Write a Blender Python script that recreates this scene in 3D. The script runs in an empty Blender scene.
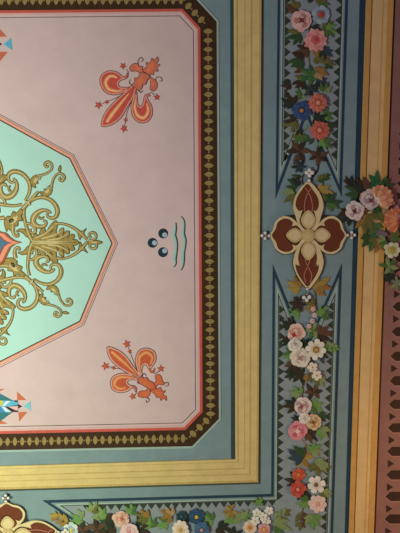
import bpy, math, random
from mathutils import Vector, Matrix
from mathutils.geometry import tessellate_polygon
random.seed(7)
C = bpy.context.scene.collection
SC = bpy.context.scene

# ---------------------------------------------------------------- camera, lights, exposure
F = 440.0                     # focal length in pixels for a 400 x 533 frame
CAM_Z, DIST = 1.5, 4.4        # eye height, distance from the eye to the ceiling
HC = CAM_Z + DIST             # underside of the ceiling
ax, ay, az = [math.radians(a) for a in (8.5152, -1.5614, -1.0631)]
RX = Matrix(((1, 0, 0), (0, math.cos(ax), -math.sin(ax)), (0, math.sin(ax), math.cos(ax))))
RY = Matrix(((math.cos(ay), 0, math.sin(ay)), (0, 1, 0), (-math.sin(ay), 0, math.cos(ay))))
RZ = Matrix(((math.cos(az), -math.sin(az), 0), (math.sin(az), math.cos(az), 0), (0, 0, 1)))
M = RZ @ RY @ RX
MT = M.transposed()

def P(px, py):
    """where the line of sight through a measured point meets the ceiling (plan x, y)"""
    d = MT @ Vector((px - 200.0, py - 266.5, F))
    return (d.x / d.z * DIST, d.y / d.z * DIST)

cam = bpy.data.cameras.new('camera')
co = bpy.data.objects.new('camera', cam)
C.objects.link(co)
rx, ry, rz = MT @ Vector((1, 0, 0)), MT @ Vector((0, -1, 0)), MT @ Vector((0, 0, -1))
co.matrix_world = Matrix(((rx.x, ry.x, rz.x, 0), (rx.y, ry.y, rz.y, 0), (rx.z, ry.z, rz.z, CAM_Z), (0, 0, 0, 1)))
cam.sensor_fit = 'HORIZONTAL'
cam.sensor_width = 36.0
cam.lens = 36.0 * F / 400.0
SC.camera = co

w = bpy.data.worlds.new('room_light')
SC.world = w
w.use_nodes = True
w.node_tree.nodes['Background'].inputs[0].default_value = (0.130, 0.083, 0.140, 1)
w.node_tree.nodes['Background'].inputs[1].default_value = 1.0

def area(name, loc, size, energy, color, aim):
    l = bpy.data.lights.new(name, 'AREA')
    l.shape = 'DISK'
    l.size = size
    l.energy = energy
    l.color = color
    o = bpy.data.objects.new(name, l)
    C.objects.link(o)
    o.location = loc
    o.rotation_euler = (Vector(aim) - Vector(loc)).to_track_quat('-Z', 'Y').to_euler()
    return o

area('hall_lamp', (-4.7, 1.0, HC - 4.4), 1.6, 375, (0.97, 1.0, 0.92), (-4.7, 1.0, HC))
lx, ly = P(470, 480)
area('warm_right_fill', (lx + 0.5, ly, HC - 1.8), 0.5, 27, (1.0, 0.64, 0.27), (lx - 0.6, ly - 0.4, HC))  # unseen warm light added to brighten the tan moulding
lx, ly = P(30, 570)
area('lower_left_fill', (lx, ly, HC - 2.2), 0.5, 20, (0.80, 1.0, 0.5), (lx, ly, HC))  # unseen greenish light added to lift the lower left
SC.view_settings.view_transform = 'Standard'
SC.view_settings.look = 'None'
SC.view_settings.gamma = 1
SC.view_settings.use_curve_mapping = False
SC.view_settings.exposure = 0.0

# ---------------------------------------------------------------- materials
def lin(c):
    c = c / 255.0
    return c / 12.92 if c <= 0.04045 else ((c + 0.055) / 1.055) ** 2.4

MATS = {}
def paint(name, rgb, var=0.10, scale=9.0, rough=0.75):
    """mottled distemper paint: one colour, unevenly brushed"""
    if name in MATS:
        return MATS[name]
    m = bpy.data.materials.new(name)
    m.use_nodes = True
    nt = m.node_tree
    b = nt.nodes['Principled BSDF']
    b.inputs['Roughness'].default_value = rough
    b.inputs['Specular IOR Level'].default_value = 0.2
    geo = nt.nodes.new('ShaderNodeNewGeometry')
    n1 = nt.nodes.new('ShaderNodeTexNoise')
    n1.inputs['Scale'].default_value = scale
    n1.inputs['Detail'].default_value = 6
    n1.inputs['Roughness'].default_value = 0.7
    nt.links.new(geo.outputs['Position'], n1.inputs['Vector'])
    r = nt.nodes.new('ShaderNodeValToRGB')
    base = [lin(v) for v in rgb]
    e = r.color_ramp.elements
    e[0].position, e[1].position = 0.3, 0.7
    e[0].color = [v * (1 - var) for v in base] + [1]
    e[1].color = [min(1, v * (1 + var)) for v in base] + [1]
    nt.links.new(n1.outputs[0], r.inputs[0])
    nt.links.new(r.outputs[0], b.inputs['Base Color'])
    MATS[name] = m
    return m

# ---------------------------------------------------------------- mesh building
def catmull(pts, n=6, closed=False):
    out = []
    N = len(pts)
    for i in range(N if closed else N - 1):
        if closed:
            p = [pts[(i + k - 1) % N] for k in range(4)]
        else:
            p = [pts[max(0, min(N - 1, i + k - 1))] for k in range(4)]
        for s in range(n):
            t = s / n
            out.append(tuple(0.5 * (2 * p[1][k] + (p[2][k] - p[0][k]) * t + (2 * p[0][k] - 5 * p[1][k] + 4 * p[2][k] - p[3][k]) * t * t
                             + (3 * p[1][k] - p[0][k] - 3 * p[2][k] + p[3][k]) * t ** 3) for k in range(len(pts[0]))))
    if not closed:
        out.append(tuple(pts[-1]))
    return out

def area2(pts):
    return sum(pts[i][0] * pts[(i + 1) % len(pts)][1] - pts[(i + 1) % len(pts)][0] * pts[i][1] for i in range(len(pts)))

def grow(pts, d):
    """outline moved outwards by d"""
    s = 1 if area2(pts) > 0 else -1
    out = []
    N = len(pts)
    for i in range(N):
        a, b, c = pts[i - 1], pts[i], pts[(i + 1) % N]
        u = Vector((b[0] - a[0], b[1] - a[1]))
        v = Vector((c[0] - b[0], c[1] - b[1]))
        if u.length < 1e-9: u = v
        if v.length < 1e-9: v = u
        u, v = u.normalized(), v.normalized()
        nrm = Vector((u.y + v.y, -u.x - v.x)) * s
        if nrm.length < 1e-6:
            nrm = Vector((u.y, -u.x)) * s
        nrm.normalize()
        k = max(0.6, nrm.x * u.y * s - nrm.y * u.x * s)
        out.append((b[0] + nrm.x * d / k, b[1] + nrm.y * d / k))
    return out

class MB:
    """collects pieces in measured coordinates and links them as one mesh object; heights are in mm below the ceiling"""
    def __init__(s, xf=None, plan=False):
        s.v, s.f, s.m, s.xf, s.plan = [], [], [], xf, plan

    DZ = 0.0
    def add(s, p, h):
        h += MB.DZ
        q = (p[0], p[1]) if s.plan else P(p[0], p[1])
        if s.xf:
            q = s.xf(q)
        s.v.append((q[0], q[1], HC - h / 1000.0))
        return len(s.v) - 1

    def slab(s, pts, h0, h1, mat=0):
        h0 = h0 + 0.4 if h0 >= 0 else h0
        n = len(pts)
        lo = [s.add(p, h1) for p in pts]
        hi = [s.add(p, h0) for p in pts]
        for t in tessellate_polygon([[Vector((p[0], p[1], 0)) for p in pts]]):
            s.f.append(tuple(lo[i] for i in t)); s.m.append(mat)
            s.f.append(tuple(hi[i] for i in reversed(t))); s.m.append(mat)
        for i in range(n):
            j = (i + 1) % n
            s.f.append((lo[i], lo[j], hi[j], hi[i])); s.m.append(mat)

    def disc(s, c, r, h0, h1, mat=0, n=20, dome=0.0, ry=None, rot=0.0):
        ry = ry or r
        def ring(k): return [(c[0] + k * (r * math.cos(a) * math.cos(rot) - ry * math.sin(a) * math.sin(rot)),
                              c[1] + k * (r * math.cos(a) * math.sin(rot) + ry * math.sin(a) * math.cos(rot)))
                             for a in [2 * math.pi * i / n for i in range(n)]]
        if not dome:
            return s.slab(ring(1), h0, h1, mat)
        h0 += 0.4
        base = [s.add(p, h0) for p in ring(1)]
        top = [s.add(p, h0 + (h1 - h0) * 0.75) for p in ring(0.75)]
        ctr = s.add(c, h1)
        for i in range(n):
            j = (i + 1) % n
            s.f.append((base[i], base[j], top[j], top[i])); s.m.append(mat)
            s.f.append((top[i], top[j], ctr)); s.m.append(mat)
        s.f.append(tuple(reversed(base))); s.m.append(mat)

    def ribbon(s, pts, wid, h0, h1, mat=0, n=5, ridge=0.0, smooth=True):
        """tapering band along a curve; wid is one width or one per point"""
        h0 = h0 + 0.4 if h0 >= 0 else h0
        if not isinstance(wid, (list, tuple)):
            wid = [wid] * len(pts)
        q = [(p[0], p[1], w_) for p, w_ in zip(pts, wid)]
        q = catmull(q, n) if smooth else q
        L, R, Lt, Rt, Mt = [], [], [], [], []
        for i, (x, y, w_) in enumerate(q):
            a, b = q[max(0, i - 1)], q[min(len(q) - 1, i + 1)]
            d = Vector((b[0] - a[0], b[1] - a[1]))
            d = d.normalized() if d.length > 1e-9 else Vector((1, 0))
            nx, ny = -d.y * max(w_, 0.05) / 2, d.x * max(w_, 0.05) / 2
            L.append(s.add((x + nx, y + ny), h0)); R.append(s.add((x - nx, y - ny), h0))
            Lt.append(s.add((x + nx, y + ny), h1)); Rt.append(s.add((x - nx, y - ny), h1))
            Mt.append(s.add((x, y), h1 + ridge))
        k = len(q) - 1
        for i in range(k):
            for a, b in ((Lt, Mt), (Mt, Rt), (L, Lt), (Rt, R), (R, L)):
                s.f.append((a[i], a[i + 1], b[i + 1], b[i])); s.m.append(mat)
        s.f.append((L[0], Lt[0], Mt[0], Rt[0], R[0])); s.m.append(mat)
        s.f.append((R[k], Rt[k], Mt[k], Lt[k], L[k])); s.m.append(mat)

    def strip(s, path, a, b, h0, h1, mat=0, closed=False):
        """band between two mitred offsets a and b (to the right of travel) of a straight-sided path"""
        h0 = h0 + 0.4 if h0 >= 0 else h0
        def off(d):
            out, N = [], len(path)
            for i in range(N):
                p = path[i]
                u = v = None
                if closed or i > 0:
                    q = path[i - 1]; u = Vector((p[0] - q[0], p[1] - q[1])).normalized()
                if closed or i < N - 1:
                    q = path[(i + 1) % N]; v = Vector((q[0] - p[0], q[1] - p[1])).normalized()
                u = u or v; v = v or u
                n1, n2 = Vector((-u.y, u.x)), Vector((-v.y, v.x))
                m_ = n1 + n2
                m_ = n1 if m_.length < 1e-6 else m_ / max(0.02, m_.dot(n1))
                out.append((p[0] + m_.x * d, p[1] + m_.y * d))
            return out
        A, B = off(a), off(b)
        la, lb = [s.add(p, h1) for p in A], [s.add(p, h1) for p in B]
        ha, hb = [s.add(p, h0) for p in A], [s.add(p, h0) for p in B]
        N = len(path)
        for i in range(N if closed else N - 1):
            j = (i + 1) % N
            for x, y in ((la, lb), (lb, hb), (hb, ha), (ha, la)):
                s.f.append((x[i], x[j], y[j], y[i])); s.m.append(mat)
        if not closed:
            for i in (0, N - 1):
                s.f.append((la[i], lb[i], hb[i], ha[i])); s.m.append(mat)
        return A, B

    def build(s, name, mats, parent=None, label=None, smooth=False):
        if not isinstance(mats, (list, tuple)):
            mats = [mats]
        if parent is not None:
            o_ = parent['_o'] if '_o' in parent else (0, 0, 0)
        else:
            xs = [v[0] for v in s.v]; ys = [v[1] for v in s.v]
            o_ = ((min(xs) + max(xs)) / 2, (min(ys) + max(ys)) / 2, HC)
        me = bpy.data.meshes.new(name)
        me.from_pydata([(v[0] - o_[0], v[1] - o_[1], v[2] - o_[2]) for v in s.v], [], s.f)
        for mm in mats:
            me.materials.append(mm)
        me.polygons.foreach_set('material_index', s.m)
        if smooth:
            me.polygons.foreach_set('use_smooth', [True] * len(s.f))
        me.update()
        o = bpy.data.objects.new(name, me)
        C.objects.link(o)
        if parent is not None:
            o.parent = parent
            o['_o'] = tuple(o_)
        else:
            o.location = o_
            o['_o'] = tuple(o_)
        if label:
            o['label'] = label
        return o

def tag(o, label, cat, group=None):
    o['label'], o['category'] = label, cat
    if group:
        o['group'] = group
    return o

def thing(name, label, cat, px, py, group=None):
    o = bpy.data.objects.new(name, None)
    C.objects.link(o)
    o.empty_display_size = 0.05
    x, y = P(px, py)
    o.location = (x, y, HC)
    o['_o'] = (x, y, HC)
    return tag(o, label, cat, group)

def struct(o):
    o['kind'] = 'structure'
    return o

# ================================================================ PAINTS
BLUE = paint('blue_grey_ground', (130, 156, 154), 0.10, 5)
TEAL = paint('teal_band_paint', (122, 150, 146), 0.08, 6)
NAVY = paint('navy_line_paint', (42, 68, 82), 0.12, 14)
DARK = paint('dark_outline_shadow_paint', (62, 44, 30), 0.15, 20)
PALE = paint('pale_line_paint', (166, 190, 172), 0.08, 20)
PINK = paint('pink_field_paint', (217, 195, 184), 0.055, 3.5)
RED = paint('red_line_paint', (206, 98, 80), 0.10, 12)
ROSE = paint('salmon_line_paint', (222, 182, 170), 0.06, 12)
MINT = paint('mint_field_paint', (180, 228, 206), 0.035, 4)
BROWN = paint('dark_brown_band_paint', (66, 46, 26), 0.15, 10)
LOZ = paint('dull_gold_paint', (156, 136, 78), 0.18, 30)
YELLOW = paint('yellow_moulding_paint', (222, 200, 128), 0.10, 7)
OCHRE = paint('ochre_line_paint', (202, 176, 104), 0.10, 14)
TAN = paint('tan_moulding_paint', (228, 196, 132), 0.10, 7)
AMBER = paint('amber_moulding_paint', (212, 166, 88), 0.10, 9)
MAROON = paint('maroon_band_paint', (152, 110, 98), 0.12, 8)
HOLE = paint('dark_fretwork_paint', (66, 46, 34), 0.2, 20)
FRIEZE = paint('grey_frieze_paint', (146, 160, 158), 0.09, 6)
TOOTH = paint('dark_tooth_paint', (58, 70, 54), 0.2, 25)
GOLD = paint('scroll_gold_paint', (158, 140, 70), 0.22, 30)
GOLDHI = paint('scroll_highlight_paint', (206, 194, 132), 0.10, 30)
GOLDLO = paint('scroll_brown_paint', (100, 80, 38), 0.2, 30)
CREAMGOLD = paint('pale_gold_paint', (226, 206, 150), 0.10, 25)
OXBLOOD = paint('oxblood_paint', (114, 60, 36), 0.14, 20)
WHITE = paint('chalk_white_paint', (226, 228, 216), 0.05, 30)

# ================================================================ SETTING
b = MB(plan=True)
x0, y0 = -4.6, -5.0
b.slab([(-4.6, -5.0), (4.4, -5.0), (4.4, 5.4), (-4.6, 5.4)], -160, 0)
struct(b.build('ceiling', BLUE))

def lerp(a, c, t): return (a[0] + (c[0] - a[0]) * t, a[1] + (c[1] - a[1]) * t)

# yellow moulding: stepped frame running off to the left and the top
Yo = [(-130, 492.3), (258.0, 481.4), (261.9, -90)]            # outer edge, corner at lower right
Yi = [(-130, 469.5), (235.3, 458.6), (233.4, -90)]
def between(t): return [lerp(a, c, t) for a, c in zip(Yi, Yo)]
def frame_band(name, t0, t1, h0, h1, mt, parent=None, label=None):
    bb = MB()
    A, B = between(t0), between(t1)
    ids = [[bb.add(p, h) for p in Q] for Q, h in ((A, h1), (B, h1), (B, h0), (A, h0))]
    for i in range(2):
        for k in range(4):
            x, y = ids[k], ids[(k + 1) % 4]
            bb.f.append((x[i], x[i + 1], y[i + 1], y[i])); bb.m.append(0)
    for i in (0, 2):
        bb.f.append(tuple(q[i] for q in ids)); bb.m.append(0)
    return bb.build(name, mt, parent, label)
ym = struct(frame_band('trim_1', 0, 1, 0, 12, YELLOW))
for t0, t1, h, mt, nm in ((0.0, 0.10, 16, YELLOW, 'bead'), (0.10, 0.14, 13, OCHRE, 'groove_line'), (0.38, 0.42, 13, OCHRE, 'groove_line'),
                          (0.42, 0.62, 15, YELLOW, 'fillet'), (0.62, 0.67, 13, OCHRE, 'groove_line'), (0.92, 1.0, 15, OCHRE, 'bead')):
    frame_band(nm, t0, t1, 12, h, mt, ym)
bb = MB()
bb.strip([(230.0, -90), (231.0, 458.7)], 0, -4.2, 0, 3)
struct(bb.build('shadow_line_inner', paint('slate_shadow_paint', (58, 80, 78), 0.1, 12)))  # slate strip paints the moulding's shadow along its inner edge
bb = MB()
bb.strip([(-130, 493.6), (259.2, 482.6), (263.2, -90)], -1.0, 1.2, 0, 3)
struct(bb.build('shadow_line_outer', paint('olive_shadow_paint', (74, 84, 66), 0.1, 12)))  # moulding's shadow along the outer edge, put in as an olive strip

# tan moulding at the right with its own steps
def edge(xt, xb): return [(xt + (xb - xt) * (y / 533.0), y) for y in (-90, 640)]
def run(name, xl, xr, h0, h1, mt, parent=None):
    """straight band between two edges given by their x at the top and bottom of the frame"""
    bb = MB()
    (a, c), (d, e) = edge(*xl), edge(*xr)
    bb.slab([a, d, e, c], h0, h1)
    return bb.build(name, mt, parent)
tm = struct(run('trim_4', (365.8, 348.4), (392.9, 373.2), 0, 12, TAN))
run('bead', (365.8, 348.4), (370.9, 353.2), 12, 17, AMBER, tm)
run('groove_line', (371.2, 353.4), (372.1, 354.3), 12, 13, paint('brown_line_paint', (132, 88, 46), 0.1, 14), tm)
run('fillet', (382.2, 363.8), (383.2, 364.8), 12, 13, AMBER, tm)
run('bead', (387.0, 367.6), (392.9, 373.2), 12, 17, AMBER, tm)
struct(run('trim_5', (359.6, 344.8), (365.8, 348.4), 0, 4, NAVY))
struct(run('trim_6', (393.0, 373.3), (395.2, 375.2), 0, 6, DARK))

# ================================================================ MAROON FRETWORK BAND
fb = thing('fretwork_band', 'maroon painted band of dark hexagons beyond the tan moulding', 'painted band', 395, 400)
run('ground', (395.3, 375.3), (612, 592), 0, 4, MAROON, fb)
def fx(y): return 402.4 - 0.0366 * y
hy = [519, 496.5, 475, 451.5, 428, 404.5, 381, 356.5, 332, 307]
hy = [542.5, 566] + hy + [307 - 24.6 * k for k in range(1, 14)]
for y in hy:
    x = fx(y)
    bb = MB()
    bb.slab([(x, y), (x + 5.6, y - 5.2), (x + 24, y - 5.2), (x + 29.5, y), (x + 24, y + 5.2), (x + 5.6, y + 5.2)], 4, 5, 1)
    bb.slab([(x + .9, y - .3), (x + 5.8, y - 5.0), (x + 23.8, y - 5.0), (x + 28.6, y), (x + 23.8, y + 4.2), (x + 5.8, y + 4.2)], 5, 6, 0)
    bb.build('hexagon', [HOLE, paint('fret_edge_paint', (176, 132, 112), 0.1, 14)], fb)
    yt = y + 11.9
    xt = fx(yt) + 2.2
    bb = MB()
    bb.slab([(xt, yt - 3.8), (xt + 6.2, yt), (xt, yt + 3.8)], 4, 6)
    bb.build('triangle', HOLE, fb)

# ================================================================ PINK PANEL WITH ITS BORDERS
pp = thing('pink_panel', 'large pale pink ceiling panel with clipped corners and lozenge border', 'ceiling panel', 60, 300)
OUT = [(-130, -6.3), (190.5, -9.4), (218.6, 21.0), (220.9, 419.4), (193.2, 447.9), (-130, 454.6)]
LINES = {}
def oct_band(name, a, c, h0, h1, mt):
    bb = MB()
    bb.strip(OUT, a, c, h0, h1)
    return bb.build(name, mt, pp)
bb = MB(); bb.slab(OUT, 0, 3); bb.build('field', PINK, pp)
oct_band('pale_line', 0, 2.0, 3, 6, PALE)
oct_band('border', 2.0, 18.3, 3, 4, BROWN)
oct_band('red_line', 18.3, 21.0, 3, 6, RED)
oct_band('salmon_line', 21.0, 22.8, 3, 5, ROSE)
oct_band('dark_line', 25.0, 25.7, 3, 4, paint('plum_line_paint', (112, 84, 84), 0.1, 14))
def lozenge(x, y, ang, half, along):
    """pointed bar across the band, with the small bead that links it to the next"""
    ca, sa = math.cos(ang), math.sin(ang)
    k = along
    prof = [(-k * .62, .5), (-k * .56, 1.4), (-k * .34, half * .7), (-k * .2, half * .72), (0, half), (k * .2, half * .72), (k * .34, half * .7), (k * .56, 1.4), (k * .62, .3), (k * .78, .25), (k, 1.0), (k * 1.22, .1)]
    pts = [(u, v) for u, v in prof] + [(u, -v) for u, v in reversed(prof)]
    bb = MB()
    bb.slab([(x + u * ca - v * sa, y + u * sa + v * ca) for u, v in pts], 4, 6)
    bb.build('lozenge', LOZ, pp)
for k in range(45):
    t = k / 44
    y = 31.5 + 382 * (t * 1.045 - .045 * t * t)
    lozenge(208.0 + (y - 30) / 390 * 2.6, y, math.pi / 2, 5.0, 4.35 - .4 * t)
for k in range(26):
    x = 183.0 - k * 7.3
    lozenge(x, 438.2 + (184.5 - x) * 0.0185, 0, 4.8, 3.6)
for k in range(24):
    x = 181.0 - k * 7.8
    lozenge(x, 0.3 + (182 - x) * 0.004, 0, 4.8, 3.8)
for k in range(3):
    lozenge(188.4 + k * 6.4, 6.2 + k * 6.9, math.radians(45), 4.4, 4.5)
    lozenge(206.2 - k * 6.6, 420.6 + k * 6.4, math.radians(135), 4.4, 4.5)

# ================================================================ MINT OCTAGON
mp = thing('mint_panel', 'mint green octagonal panel edged in salmon at the left of the pink field', 'painted panel', 20, 243)
OCT = [(111.4, 243.2), (79.5, 320.6), (0, 360.2), (-42, 366), (-120, 330), (-150, 243), (-120, 150), (-60, 112), (0, 119.6), (69.5, 159.0)]
OCT = [(111.4, 243.2), (79.5, 320.6), (0.5, 360.6), (-84, 318), (-132, 243), (-94, 162), (-14, 113), (69.5, 159.0)]
bb = MB(); bb.slab(OCT, 3, 6); bb.build('field', MINT, mp)
bb = MB(); bb.strip(OCT, 0, -1.0, 3, 8, closed=True); bb.build('dark_line', DARK, mp)
bb = MB(); bb.strip(OCT, -1.0, -4.2, 3, 7, closed=True); bb.build('salmon_edge', paint('salmon_edge_paint', (222, 154, 122), 0.08, 14), mp)
bb = MB(); bb.strip(OCT, -2.2, -3.0, 7, 8, closed=True); bb.build('pale_edge_line', paint('peach_line_paint', (238, 190, 158), 0.05, 14), mp)
bb = MB(); bb.strip(OCT, -5.4, -6.0, 3, 4, closed=True); bb.build('thin_outer_line', paint('plum_line_paint', (112, 84, 84)), mp)

# ================================================================ GOLD SCROLL ROSETTE (four-fold, laid out in plan)
CX, CY = P(-10, 242.3)
rt = thing('scroll_rosette', 'gold scrollwork rosette with acanthus leaves on the mint octagon', 'painted rosette', 20, 242)
def turn(k, mirror=0):
    """plan transform: optional mirror in the diagonal, then k quarter turns about the rosette's centre"""
    def f(q):
        x, y = q[0] - CX, q[1] - CY
        if mirror == 1: y = -y
        if mirror == 2: x, y = -y, -x
        for _ in range(k % 4): x, y = -y, x
        return (CX + x, CY + y)
    return f
def seen(pts, xf):
    for p in pts:
        q = xf(P(*p))
        if q[0] > P(-14, 242)[0] + (q[1] - CY) * .07:
            return True
    return False
SM = [GOLDLO, GOLD, GOLDHI]
def scroll(name, pts, wid, xf, hi=True, bump=0):
    if not seen(pts, xf): return
    bb = MB(xf)
    wid = wid if isinstance(wid, (list, tuple)) else [wid] * len(pts)
    bb.ribbon(pts, [w_ + 1.0 for w_ in wid], 6, 8 + bump, 0)
    bb.ribbon(pts, [max(.5, w_ - .1) for w_ in wid], 6, 9.5 + bump, 1, ridge=1.5)
    if hi:
        bb.ribbon([(p[0] - .25, p[1] - .25) for p in pts], [max(.2, w_ * .3) for w_ in wid], 9, 11.6 + bump, 2)
    bb.build(name, SM, rt)
def blob(name, pts, xf, mats=None, n=4, inner=1.0, bump=0):
    if not seen(pts, xf): return
    q = catmull(pts, n, True)
    bb = MB(xf)
    bb.slab(grow(q, .55), 6, 8 + bump, 0)
    bb.slab(grow(q, -.25), 8 + bump, 9.5 + bump, 1)
    if inner:
        cx = sum(p[0] for p in q) / len(q); cy = sum(p[1] for p in q) / len(q)
        bb.slab([(cx + (p[0] - cx) * .42, cy + (p[1] - cy) * .42) for p in q], 9.5 + bump, 10.3 + bump, 2)
    bb.build(name, mats or SM, rt)

# traced strokes between the right-hand axis and the upper diagonal
LOOP = [(28.5, 203.4), (35, 199), (42.5, 197.3), (50, 199.6), (55.5, 204.8), (57.7, 211.5), (55.6, 217), (50.5, 218), (47.3, 215.4), (48.6, 212), (51.5, 213)]
LOOPW = [1.6, 2.4, 3.0, 3.2, 3.6, 3.8, 3.4, 2.4, 1.8, 1.6, 1.4]
CUR = [(50.0, 211.4), (45.5, 210.2), (40, 211.3), (35, 215.5), (33.2, 221), (36, 225.4), (41, 226.6), (45.4, 225.4), (46.2, 221.8), (43.2, 220.4)]
CURW = [1.6, 2.6, 4.0, 5.0, 5.0, 4.2, 3.2, 2.4, 2.0, 1.5]
HOOK = [(38.5, 217.0), (41.5, 218.5), (44.5, 216.6)]
STEM = [(25, 207), (24.2, 214), (25.4, 222), (28, 231), (31, 238.2), (34.8, 243.2)]
STEMW = [2.2, 2.2, 2.6, 3.0, 3.2, 2.4]
TWIG = [(25.0, 223.5), (30, 223.8), (34.6, 227.2), (35.6, 231.6), (32.6, 233.2), (30.4, 230.8), (31.6, 228.8)]
TWIGW = [1.5, 2.0, 2.3, 2.2, 1.8, 1.4, 1.0]
LEAF1 = [(28.2, 232.5), (24.5, 229.4), (20, 229.0), (16.8, 231.2), (20.5, 231.6), (24, 233.6), (27.6, 237)]
TAIL = [(13.4, 225.4), (13.2, 231), (15.0, 235.4), (18.0, 236.2), (18.6, 233.9), (16.8, 233.4)]
TAILW = [3.6, 3.0, 2.0, 1.8, 1.4, 1.0]
SIDE = [(55.5, 224.6), (60, 223.4), (66.5, 224.6), (73, 227.4), (78.5, 231.2), (83, 235.2), (87.5, 239.6)]
SIDEW = [2.6, 1.8, 1.9, 2.2, 2.6, 2.4, 2.0]
SPUR1 = [(80.0, 232.0), (83.8, 230.6), (86.2, 228.6), (84.2, 232.4), (83.6, 234.6)]
SPUR2 = [(78.2, 232.2), (78.8, 236.0), (80.2, 239.4), (81.6, 235.4), (81.4, 233.2)]
CURL = [(89.2, 240.6), (92.4, 240.2), (95.8, 238.2), (96.0, 234.4), (93.2, 232.4), (89.8, 233.6), (89.4, 236.8), (91.8, 237.2)]
CURLW = [1.8, 1.8, 1.8, 2.0, 2.0, 1.9, 1.6, 1.4]
STALK = [(23.0, 209.2), (28, 203.4), (33.5, 197.4), (38.6, 191.6)]
SPRIG = [(51.6, 187.6), (52.4, 183.4), (53.6, 179.4), (56.8, 174.6), (61.5, 173.8), (64.6, 177.2), (62.6, 180.8), (59.6, 179.2), (61.0, 177.0)]
SPRIGW = [2.2, 1.7, 1.6, 1.7, 1.9, 2.2, 2.2, 1.8, 1.4]
LOBE = [(40.4, 191.8), (42, 194.8), (45.6, 196.4), (49.8, 195.2), (52.2, 191.4), (52.8, 187), (51.2, 184.8), (49.6, 187.8), (47.2, 186.4), (47.2, 190.0), (44.6, 189.0), (44.0, 192)]
ACAN = [(30.5, 242.3), (33, 237), (36, 233.5), (38.8, 235.8), (41, 229.5), (44.6, 227.6), (46.4, 232.4), (49.4, 227), (53.6, 222), (56.2, 220.8), (57.8, 224.4), (56.4, 231), (57.6, 235.0), (60.4, 229.4),
        (63.6, 228), (64.0, 231), (62.8, 236.0), (66, 231.2), (69.4, 231.2), (69.4, 234), (67.8, 237.6), (71.4, 234.2), (74.8, 235), (74.2, 237.8), (73, 239.6), (76.2, 239.6), (79.4, 242.3)]
VEIN = [[(34, 241.8), (50, 241.4), (64, 242), (77, 242.3)], [(36, 238), (45, 233.6), (54.5, 225.4)], [(42, 238.6), (54, 235.2), (63, 230.2)], [(48, 240), (60, 238.2), (69, 233.4)]]
for k in range(4):
    t = turn(k)
    pts = catmull(ACAN, 3) + list(reversed(catmull([(p[0], 484.6 - p[1]) for p in ACAN], 3)))[1:-1]
    if seen(pts, t):
        bb = MB(t)
        bb.slab(grow(pts, .5), 6, 8, 0); bb.slab(grow(pts, -.3), 8, 9.5, 1)
        for v in VEIN:
            bb.ribbon(v, [1.6, 1.5, 1.1, .5][:len(v)] if len(v) == 4 else [1.3, 1.2, .5], 9.5, 10.6, 2)
            bb.ribbon([(p[0], 484.6 - p[1]) for p in v], [1.6, 1.5, 1.1, .5][:len(v)] if len(v) == 4 else [1.3, 1.2, .5], 9.5, 10.6, 2)
        for x, y in ((44, 233.6), (51.6, 231.5), (57.6, 236.6), (63.6, 237.4)):
            for yy in (y, 484.6 - y):
                bb.disc((x, yy), 2.6, 9.5, 10.2, 0, 10, ry=.7, rot=(-.7 if yy < 242 else .7))
        bb.build('acanthus_leaf', SM, rt)
    bud = [(87.6, 242.3), (89.6, 240.4), (93.4, 240.7), (95.6, 240.4), (99, 240.8), (102.2, 242.3), (99, 243.8), (95.6, 244.2), (93.4, 243.9), (89.6, 244.2)]
    blob('bud', bud, t, bump=2)
    # heart-shaped mask on the diagonal with its dark eye
    for m_ in (0, 1):
        t = turn(k, m_)
        scroll('scroll', LOOP, LOOPW, t)
        scroll('scroll', CUR, CURW, t)
        scroll('tendril', HOOK, [2.0, 1.8, .6], t, False)
        scroll('stem', STEM, STEMW, t)
        scroll('tendril', TWIG, TWIGW, t)
        blob('leaflet', LEAF1, t, inner=0)
        scroll('tendril', SIDE, SIDEW, t)
        blob('leaflet', SPUR1, t, inner=0)
        blob('leaflet', SPUR2, t, inner=0)
        scroll('scroll', CURL, CURLW, t)
        scroll('tendril', TAIL, TAILW, t)
        scroll('scroll', SPRIG, SPRIGW, t)
        blob('lobe', LOBE, t, inner=1)
    t0 = turn(k)
    MASK = [(4.6, 222), (7.6, 216.4), (11, 216.6), (13.4, 211.6), (17, 213), (21, 208.8), (23.4, 212.2), (21.4, 216), (22.6, 220.4), (18.6, 221), (17.8, 226), (13.8, 225.4), (12, 230.6), (8, 228.4), (6.8, 231)]
    blob('mask', MASK, t0, inner=.4, bump=1)
    if seen(MASK, t0):
        bb = MB(t0); bb.disc((11.8, 220.6), 2.7, 10, 12.5, 0, 14, ry=2.0, rot=-.5); bb.disc((12.2, 221.0), 1.3, 12.5, 13, 1, 10)
        bb.build('eye', [paint('black_green_paint', (40, 44, 30)), paint('eye_green_highlight', (110, 118, 70))], rt)  # small green disc is a highlight painted on the dark eye
    scroll('stalk', STALK, [3.6, 3.0, 2.6, 2.2], t0, bump=2)
    if seen(STALK, t0):
        bb = MB(t0); bb.ribbon([(25.6, 201.2), (28.6, 202.4), (30.4, 205.4)], [2.0, 2.6, 2.0], 6, 13, 0); bb.ribbon([(25.8, 201.4), (28.6, 202.5), (30.2, 205.2)], [1.2, 1.7, 1.2], 6, 14, 1)
        bb.build('ring', [GOLDLO, GOLDHI], rt)
    blob('bud', [(58.4, 169.8), (60.4, 165.6), (61.2, 168.6), (60.2, 171.6)], t0, inner=0)
STAR = [(22.6, 242.4), (15.5, 240.4), (10.2, 236.6), (6.4, 232.6), (0.5, 231.4), (-5, 226), (-10, 214), (-15, 226), (-20.5, 231.4), (-26.4, 232.6), (-30.2, 236.6), (-35.5, 240.4), (-42.6, 242.4),
        (-35.5, 244.4), (-30, 248), (-25, 255), (-20, 264), (-15, 266), (-8, 276), (0, 265.5), (4.4, 262), (7.6, 255), (11.2, 247.6), (16, 244.2)]
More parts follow.
